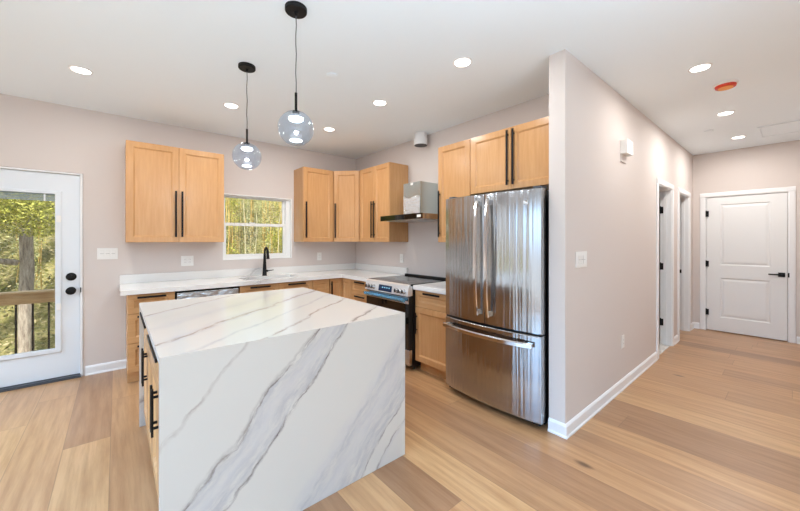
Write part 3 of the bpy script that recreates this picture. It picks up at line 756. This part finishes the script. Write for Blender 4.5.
for hy in (FY0+.04, FY1-.06): MB().box(2.345, 2.44, hy-.028, hy+.028, 1.7715, 1.788).build('hinge_cover', M['dark'], fr, .003)
for x in (2.46, 2.95):
    for y in (FY0+.07, FY1-.07): MB().cyl((x, y, .0005), (x, y, .03), .02, 10).build('foot', M['blackgap'], fr)

# ------------------------------------------------------------------ pendants
def pendant(loc, label, r):
    x, y = loc; cz = 2.04
    t = thing('pendant_light', label, 'pendant lamp', (x, y, cz-r), 'pendant lights over the island')
    MB().lathe((x, y, CEIL-.0005), (0, 0, -1), [(0, .062), (.020, .062), (.025, .058), (.0255, .012), (.045, .009)], 28).build('canopy', M['black'], t, smooth=True)
    cd = [(x+.002*math.sin(k*1.9), y, CEIL-.046-(CEIL-.046-(cz+r+.11))*k/8) for k in range(9)]
    MB().tube(cd, .0028, 8).build('cord', M['dark'], t)
    st = MB().lathe((x, y, cz+r-.012), (0, 0, 1), [(0, .020), (.012, .020), (.016, .0075), (.118, .0075), (.121, .004)], 16).build('stem', M['black'], t, smooth=True)
    seg, nr = 40, 24
    prof = [(-r*math.cos(PI*(k+.15)/(nr+.3)), r*math.sin(PI*(k+.15)/(nr+.3))) for k in range(nr+1)]
    MB().lathe((x, y, cz), (0, 0, 1), prof, seg).build('globe', M['smoke'], t, smooth='all')
    bs = MB().lathe((x, y, cz+r-.014), (0, 0, -1), [(0, .016), (.012, .020), (.018, .040), (.026, .044)], 24).build('socket', M['chrome'], t, smooth=True)
    MB().lathe((x, y, cz+r-.0405), (0, 0, -1), [(0, .042), (.008, .042), (.014, .032), (.017, .010)], 24).build('bulb', M['bulb'], t, smooth=True)
    MB().lathe((x, y, cz-r+.022), (0, 0, 1), [(0, .020), (.006, .036), (.010, .034), (.012, .010)], 24).build('lens', M['bulb'], t, smooth=True)
    light('pendant_glow', 'POINT', (0, 0, 2*r-.075), 5.0, (.90, .95, 1.0), parent=t).data.shadow_soft_size = .012
pendant((.797, 1.874), 'larger-looking smoky glass globe pendant, the one hanging closer and higher in view', .100)
pendant((.772, 2.742), 'smoky glass globe pendant hanging farther off, between window and front pendant', .104)

# ------------------------------------------------------------------ recessed lights
WARM = (1.0, .97, .94)
def can(x, y, label, power, group='round recessed ceiling lights'):
    t = thing('recessed_light', label, 'ceiling light', (x, y, CEIL), group)
    R = [(0.0005, .074), (.004, .072), (.006, .062), (.003, .054), (.0005, .054)]
    MB().lathe((x, y, CEIL), (0, 0, -1), R, 32).build('trim_ring', M['trim'], t, smooth=True)
    MB().lathe((x, y, CEIL-.0062), (0, 0, -1), [(0, .058), (.0015, .056)], 32).build('diffuser', M['led'], t)
    light('downlight', 'AREA', (0, 0, -.012), power, WARM, (0, 0, 0), .13, parent=t, shape='DISK')
PW = 7.5
can(-.213, 3.655, 'recessed light nearest the glazed door, above bare wall', PW)
can(.877, 3.640, 'recessed light over the counter left of the window, beside far pendant', PW)
can(1.968, 3.645, 'recessed light nearest the corner cabinet', PW)
can(1.970, 2.627, 'recessed light in front of the range hood', PW)
can(1.999, 1.625, 'recessed light in front of the refrigerator cabinets', PW)
can(3.477, .477, 'largest-looking recessed light at the mouth of the hall', PW*1.0)
can(4.924, .472, 'middle recessed light of the hall, just past the orange cap', PW*1.5)
can(6.196, .471, 'recessed light by the end of the hall, beside the hatch', PW*1.5)

# ceiling odds and ends
sm = thing('smoke_detector', 'ceiling smoke detector under a red-orange dust cover', 'smoke detector', (4.012, .384, 2.70))
MB().lathe((4.012, .384, CEIL-.0005), (0, 0, -1), [(0, .082), (.010, .082), (.014, .074)], 32).build('base', M['plastic'], sm, smooth=True)
cv = MB().lathe((4.012, .384, CEIL-.0148), (0, 0, -1), [(0, .070), (.016, .066), (.020, .060)], 32).build('dust_cover', mat('red_orange_plastic', lin(214, 62, 30), .4), sm, smooth=True)
MB().lathe((4.012, .384, CEIL-.0350), (0, 0, -1), [(0, .050), (.003, .048)], 28).build('cover_label', mat('amber_label', lin(246, 160, 70), .5), cv)
for (x, y), lab in (((1.344, 2.442), 'faint white sprinkler cap on ceiling beside the front pendant'), ((5.56, .68), 'faint white sprinkler cap on the hall ceiling near the hatch')):
    s_ = MB().lathe((x, y, CEIL-.0003), (0, 0, -1), [(0, .042), (.007, .042), (.009, .038)], 28).build('sprinkler_cap', M['ceiling'], None, smooth=True); tag(s_, lab, 'sprinkler', 'sprinkler caps on the ceiling')
ht = thing('attic_hatch', 'flush white attic hatch in the hall ceiling', 'hatch', (6.12, .0, CEIL))
rf = MB(); hx0, hx1, hy0, hy1 = 5.83, 6.415, -.30, .285
for a, b, c, e in ((hx0, hx0+.02, hy0, hy1), (hx1-.02, hx1, hy0, hy1), (hx0+.02, hx1-.02, hy0, hy0+.02), (hx0+.02, hx1-.02, hy1-.02, hy1)): rf.box(a, b, c, e, CEIL-.012, CEIL-.0005)
rf.build('hatch_frame', M['ceiling'], ht, .002)
MB().box(hx0+.024, hx1-.024, hy0+.024, hy1-.024, CEIL-.006, CEIL-.0005).build('hatch_panel', M['ceiling'], ht)

# ------------------------------------------------------------------ switches and outlets
def plate(F, u, v, gangs, kind, label, w=None):
    w = w or (.072+.046*(gangs-1)); t = thing('light_switch' if kind == 'switch' else 'outlet', label, 'switch' if kind == 'switch' else 'outlet', F.p(u, v-.06, 0), 'white wall plates')
    MB().fbox(F, u-w/2, u+w/2, v-.06, v+.06, .0005, .006).build('cover_plate', M['plastic'], t, .002)
    for g in range(gangs):
        c = u+(g-(gangs-1)/2)*.046
        k = MB().fbox(F, c-.016, c+.016, v-.033, v+.033, .0065, .009).build('rocker' if kind == 'switch' else 'receptacle', M['plastic'], t, .001)
        if kind == 'outlet':
            for q in (-.017, .017):
                for s in (-.006, .006): MB().fbox(F, c+s-.0012, c+s+.0012, v+q-.004, v+q+.005, .0092, .0096).build('slot', M['slot'], k)
        else:
            MB().fbox(F, c-.0155, c+.0155, v-.001, v+.001, .0092, .0096).build('rocker_seam', M['slot'], k)
plate(FB, -.069, 1.250, 3, 'switch', 'three-gang white switch plate beside the glazed door', .166)
plate(FB, .652, 1.145, 2, 'outlet', 'double white outlet plate under the wide upper cabinet left of window', .128)
plate(FB, 2.378, 1.145, 1, 'outlet', 'single white outlet plate right of the window under the upper cabinet')
plate(FR, 3.545, 1.140, 1, 'outlet', 'single white outlet plate on the range wall beside the hood')
plate(FH, 2.682, 1.245, 3, 'switch', 'three-gang white switch plate on the partition by the refrigerator', .20)
plate(FH, 3.630, .440, 1, 'outlet', 'low white outlet on the hall wall above the baseboard')
dc = thing('door_chime', 'white boxy door chime high on the hall wall', 'door chime', (3.64, YP, 2.12))
MB().fbox(FH, 3.560, 3.725, 2.190, 2.318, .0008, .060).build('cover', M['plastic'], dc, .004)
g_ = MB()
for k in range(3): g_.fbox(FH, 3.585, 3.700, 2.225+k*.028, 2.229+k*.028, .0602, .0612)
g_.build('grille', M['slot'], dc)
MB().fbox(FH, 3.565, 3.700, 2.122, 2.1895, .0008, .012).build('mounting_plate', M['wall'], dc, .001)

# ------------------------------------------------------------------ outdoors
GZ = -1.6
def soil():
    m = mat('leaf_litter', (1, 1, 1, 1), .9, spec=.1); n = NT(m)
    f = n.noise(n.coord(), 2.5, 6, .7); f2 = n.noise(n.coord(), 14, 5, .7)
    c = n.ramp(f, [(.3, lin(88, 92, 50)), (.5, lin(150, 140, 96)), (.7, lin(176, 168, 120))])
    c = n.mix(n.ramp(f2, [(.4, (0, 0, 0, 1)), (.6, (.7, .7, .7, 1))]), c, lin(96, 104, 48))
    n.l(c, n.b.inputs['Base Color']); n.bump(f2, .6, .1); return m
def bark(name, a, b):
    m = mat(name, a, .9, spec=.1); n = NT(m); f = n.noise(n.coord((9, 9, 1.6)), 3, 5, .7)
    n.l(n.ramp(f, [(.35, b), (.65, a)]), n.b.inputs['Base Color']); n.bump(f, .6, .03); return m
def leafmat(name, cols):
    m = mat(name, cols[0], .6, spec=.25); n = NT(m); g = n.n('ShaderNodeNewGeometry')
    n.l(n.ramp(g.outputs['Random Per Island'], [(i/(len(cols)-1), c) for i, c in enumerate(cols)]), n.b.inputs['Base Color'])
    n.b.inputs['Subsurface Weight'].default_value = 0
    return m
M['soil'] = soil()
M['bark'] = bark('grey_bark', lin(176, 166, 150), lin(120, 108, 96))
M['stem'] = bark('tan_stem', lin(222, 196, 128), lin(178, 146, 84))
M['stem2'] = bark('pale_stem', lin(206, 200, 168), lin(160, 150, 110))
M['leaf_g'] = leafmat('yellow_green_leaves', [lin(96, 104, 52), lin(170, 172, 76), lin(206, 200, 104), lin(128, 134, 66)])
M['leaf_y'] = leafmat('straw_green_leaves', [lin(126, 130, 82), lin(186, 184, 128), lin(152, 158, 98), lin(214, 208, 166)])
M['leaf_d'] = leafmat('brush_leaves', [lin(92, 96, 62), lin(150, 146, 100), lin(184, 170, 130), lin(114, 118, 72)])

def terr(x, y):
    t = max(0, min(1, (y-9)/13)); return GZ+.25*math.sin(x*.7)*math.cos(y*.5)+6.5*t*t*(3-2*t)
hm = MB(); nx, ny = 50, 40
gv = [[hm.bm.verts.new((-24+54*i/nx, 4.9+22*j/ny, terr(-24+54*i/nx, 4.9+22*j/ny))) for i in range(nx+1)] for j in range(ny+1)]
for j in range(ny):
    for i in range(nx): hm.bm.faces.new([gv[j][i], gv[j][i+1], gv[j+1][i+1], gv[j+1][i]])
hill = structure(hm.build('hillside', M['soil'], None, smooth='all'))

dk = MB()
for k in range(9): dk.box(-3.0, .8, 4.90+k*.143, 4.90+k*.143+.138, -.20, -.165)
dk.box(-3.0, .8, 4.90, 4.94, -.36, -.201).box(-3.0, .8, 6.14, 6.18, -.36, -.201)
structure(dk.build('deck_floor', M['deckwood']))
dr_ = thing('deck_railing', 'wooden deck railing with slim black balusters outside the glazed door', 'railing', (-1.1, 6.1, -.165))
MB().box(-3.0, .8, 6.02, 6.16, .742, .768).build('cap_rail', M['deckwood'], dr_, .004)
MB().box(-3.0, .8, 6.075, 6.113, .612, .7415).build('top_rail', M['deckwood'], dr_, .003)
MB().box(-3.0, .8, 6.075, 6.113, -.10, -.01).build('bottom_rail', M['deckwood'], dr_, .003)
for x in (-2.95, .71): MB().box(x, x+.09, 6.113, 6.20, -.165, .7415).build('post', M['deckwood'], dr_, .003)
x = -2.742
b0 = None
k = 0
while -2.86+k*.1384 < .70:
    bx = -2.8636+k*.1384; k += 1
    if abs(bx-.75) < .06: continue
    MB().cyl((bx, 6.094, -.0095), (bx, 6.094, .6115), .0105, 10).build('baluster', M['black'], dr_)
for i, x in enumerate((-2.8, -1.1, .6)):
    pass
mb = MB()
for x in (-2.9, -1.1, .7): mb.box(x-.07, x+.07, 6.0, 6.13, GZ-.4, -.361)
structure(mb.build('deck_posts', M['deckwood']))

def leaves(mb, c, rad, n, size, rnd, flat=.75):
    for _ in range(n):
        while True:
            p = Vector((rnd.uniform(-1, 1), rnd.uniform(-1, 1), rnd.uniform(-1, 1)))
            if p.length < 1: break
        p = Vector((p.x*rad[0], p.y*rad[1], p.z*rad[2]))+Vector(c)
        u = Vector((rnd.gauss(0, 1), rnd.gauss(0, 1), rnd.gauss(0, .6))).normalized(); t = Vector((rnd.gauss(0, 1), rnd.gauss(0, 1), rnd.gauss(0, 1)))
        w = u.cross(t).normalized(); s = size*rnd.uniform(.6, 1.3)
        mb.quad([p-u*s, p+w*s*.4, p+u*s, p-w*s*.4])
def limb(mb, p0, p1, r0, r1, rnd, wob=.05, n=8):
    p0 = Vector(p0); p1 = Vector(p1); L = (p1-p0).length
    pts = [p0.lerp(p1, k/n)+Vector((rnd.uniform(-1, 1), rnd.uniform(-1, 1), 0))*wob*L*(0 if k in (0,) else .35) for k in range(n+1)]
    mb.tube(pts, [r0+(r1-r0)*k/n for k in range(n+1)], 9); return pts
# the big grey-trunked tree beyond the railing
rnd = random.Random(11)
bx, by = -1.40, 10.0; bz = terr(bx, by)
bt = thing('leafy_tree', 'big grey-trunked tree with yellow-green crown behind the deck railing', 'tree', (bx, by, bz-.05))
mb = MB(); limb(mb, (bx, by, bz-.05), (bx+.05, by, 3.2), .125, .085, rnd, .01); mb.build('trunk', M['bark'], bt, smooth=True)
mb = MB(); limb(mb, (bx-.1, by, .95), (bx-1.5, by-.6, 1.25), .06, .03, rnd); limb(mb, (bx+.05, by, 1.75), (bx+1.3, by-.5, 2.25), .045, .015, rnd); limb(mb, (bx, by, 2.0), (bx-1.3, by-.9, 2.15), .05, .02, rnd); limb(mb, (bx, by, 2.6), (bx+.9, by-.3, 3.4), .05, .02, rnd)
mb.build('branches', M['bark'], bt, smooth=True)
mb = MB()
for c, r, n in (((bx-.2, by-1.0, 1.95), (.9, .5, .30), 900), ((bx-.3, by-.9, 2.15), (.75, .5, .42), 1500), ((bx+.25, by-.8, 1.75), (.6, .5, .30), 900), ((bx-.9, by-.8, 1.65), (.7, .5, .35), 1000), ((bx-.2, by-.3, 3.0), (1.4, 1, .7), 2500), ((bx-1.3, by-.4, 2.6), (.9, .9, .6), 1200)):
    leaves(mb, c, r, n*3, .028, rnd)
mb.build('foliage', M['leaf_g'], bt)
# thicket of thin-stemmed saplings, three kinds
protos = []
for kk, (sm_, lm_, h, n) in enumerate((('stem', 'leaf_y', 5.2, 2600), ('stem2', 'leaf_d', 4.6, 2400), ('stem', 'leaf_g', 5.6, 2300))):
    rnd = random.Random(30+kk)
    lab = ('straw-stemmed sapling with pale yellow leaves in the thicket outside', 'pale-stemmed sapling with dull green leaves in the thicket outside', 'tan-stemmed sapling with yellow-green leaves in the thicket outside')[kk]
    s_ = thing('sapling', lab, 'tree', (0, 0, -50-kk), ('straw-stemmed saplings', 'pale-stemmed saplings', 'tan-stemmed saplings')[kk])
    O = Vector((0, 0, -50-kk))
    mb = MB()
    for q in range(3):
        limb(mb, O+Vector((.08*(q-1), .05*q, 0)), O+Vector((rnd.uniform(-.2, .2), rnd.uniform(-.2, .2), h-q)), .022-.004*q, .008, rnd, .02, 7)
    mb.build('stem', M[sm_], s_, smooth=True)
    mb = MB()
    for q in range(13):
        z = rnd.uniform(.9, h); a = rnd.uniform(0, 2*PI); e = rnd.uniform(.0, .14)
        leaves(mb, O+Vector((math.cos(a)*e, math.sin(a)*e, z)), (.24, .24, .32), n//13, .028, rnd)
    mb.build('foliage', M[lm_], s_)
    protos.append(s_)
rnd = random.Random(77); first = [True]*3; spots = []
for _ in range(4000):
    if len(spots) >= 150: break
    y = rnd.uniform(8.6, 15.5); fr_ = rnd.uniform(-.34, .66); x = fr_*y
    if any((x-a)**2+(y-b)**2 < .50 for a, b in spots): continue
    if -.20 < x/y < -.075 and y < 10.8: continue
    if abs(x-bx) < 2.7 and abs(y-(by-.3)) < 2.0: continue
    spots.append((x, y))
for i, (x, y) in enumerate(spots):
    k = (0, 0, 1, 2)[rnd.randrange(4)]
    loc = (x, y, terr(x, y)-.05); rz = rnd.uniform(0, 6.28); sc = rnd.uniform(.85, 1.2)
    if first[k]:
        protos[k].location = loc; protos[k].rotation_euler = (0, 0, rz); first[k] = False
    else: dup(protos[k], loc, None, rz, None, (1, 1, sc))
rnd = random.Random(5); mb = MB()
for _ in range(26000):
    y = rnd.uniform(8.2, 19); x = rnd.uniform(-.5, .8)*y
    c = Vector((x, y, terr(x, y)+abs(rnd.gauss(0, .35)))); leaves(mb, c, (.1, .1, .1), 1, .055, rnd)
ug = mb.build('undergrowth', M['leaf_d'], hill); ug['kind'] = 'stuff'

for o in bpy.data.objects:
    if '_o' in o: del o['_o']
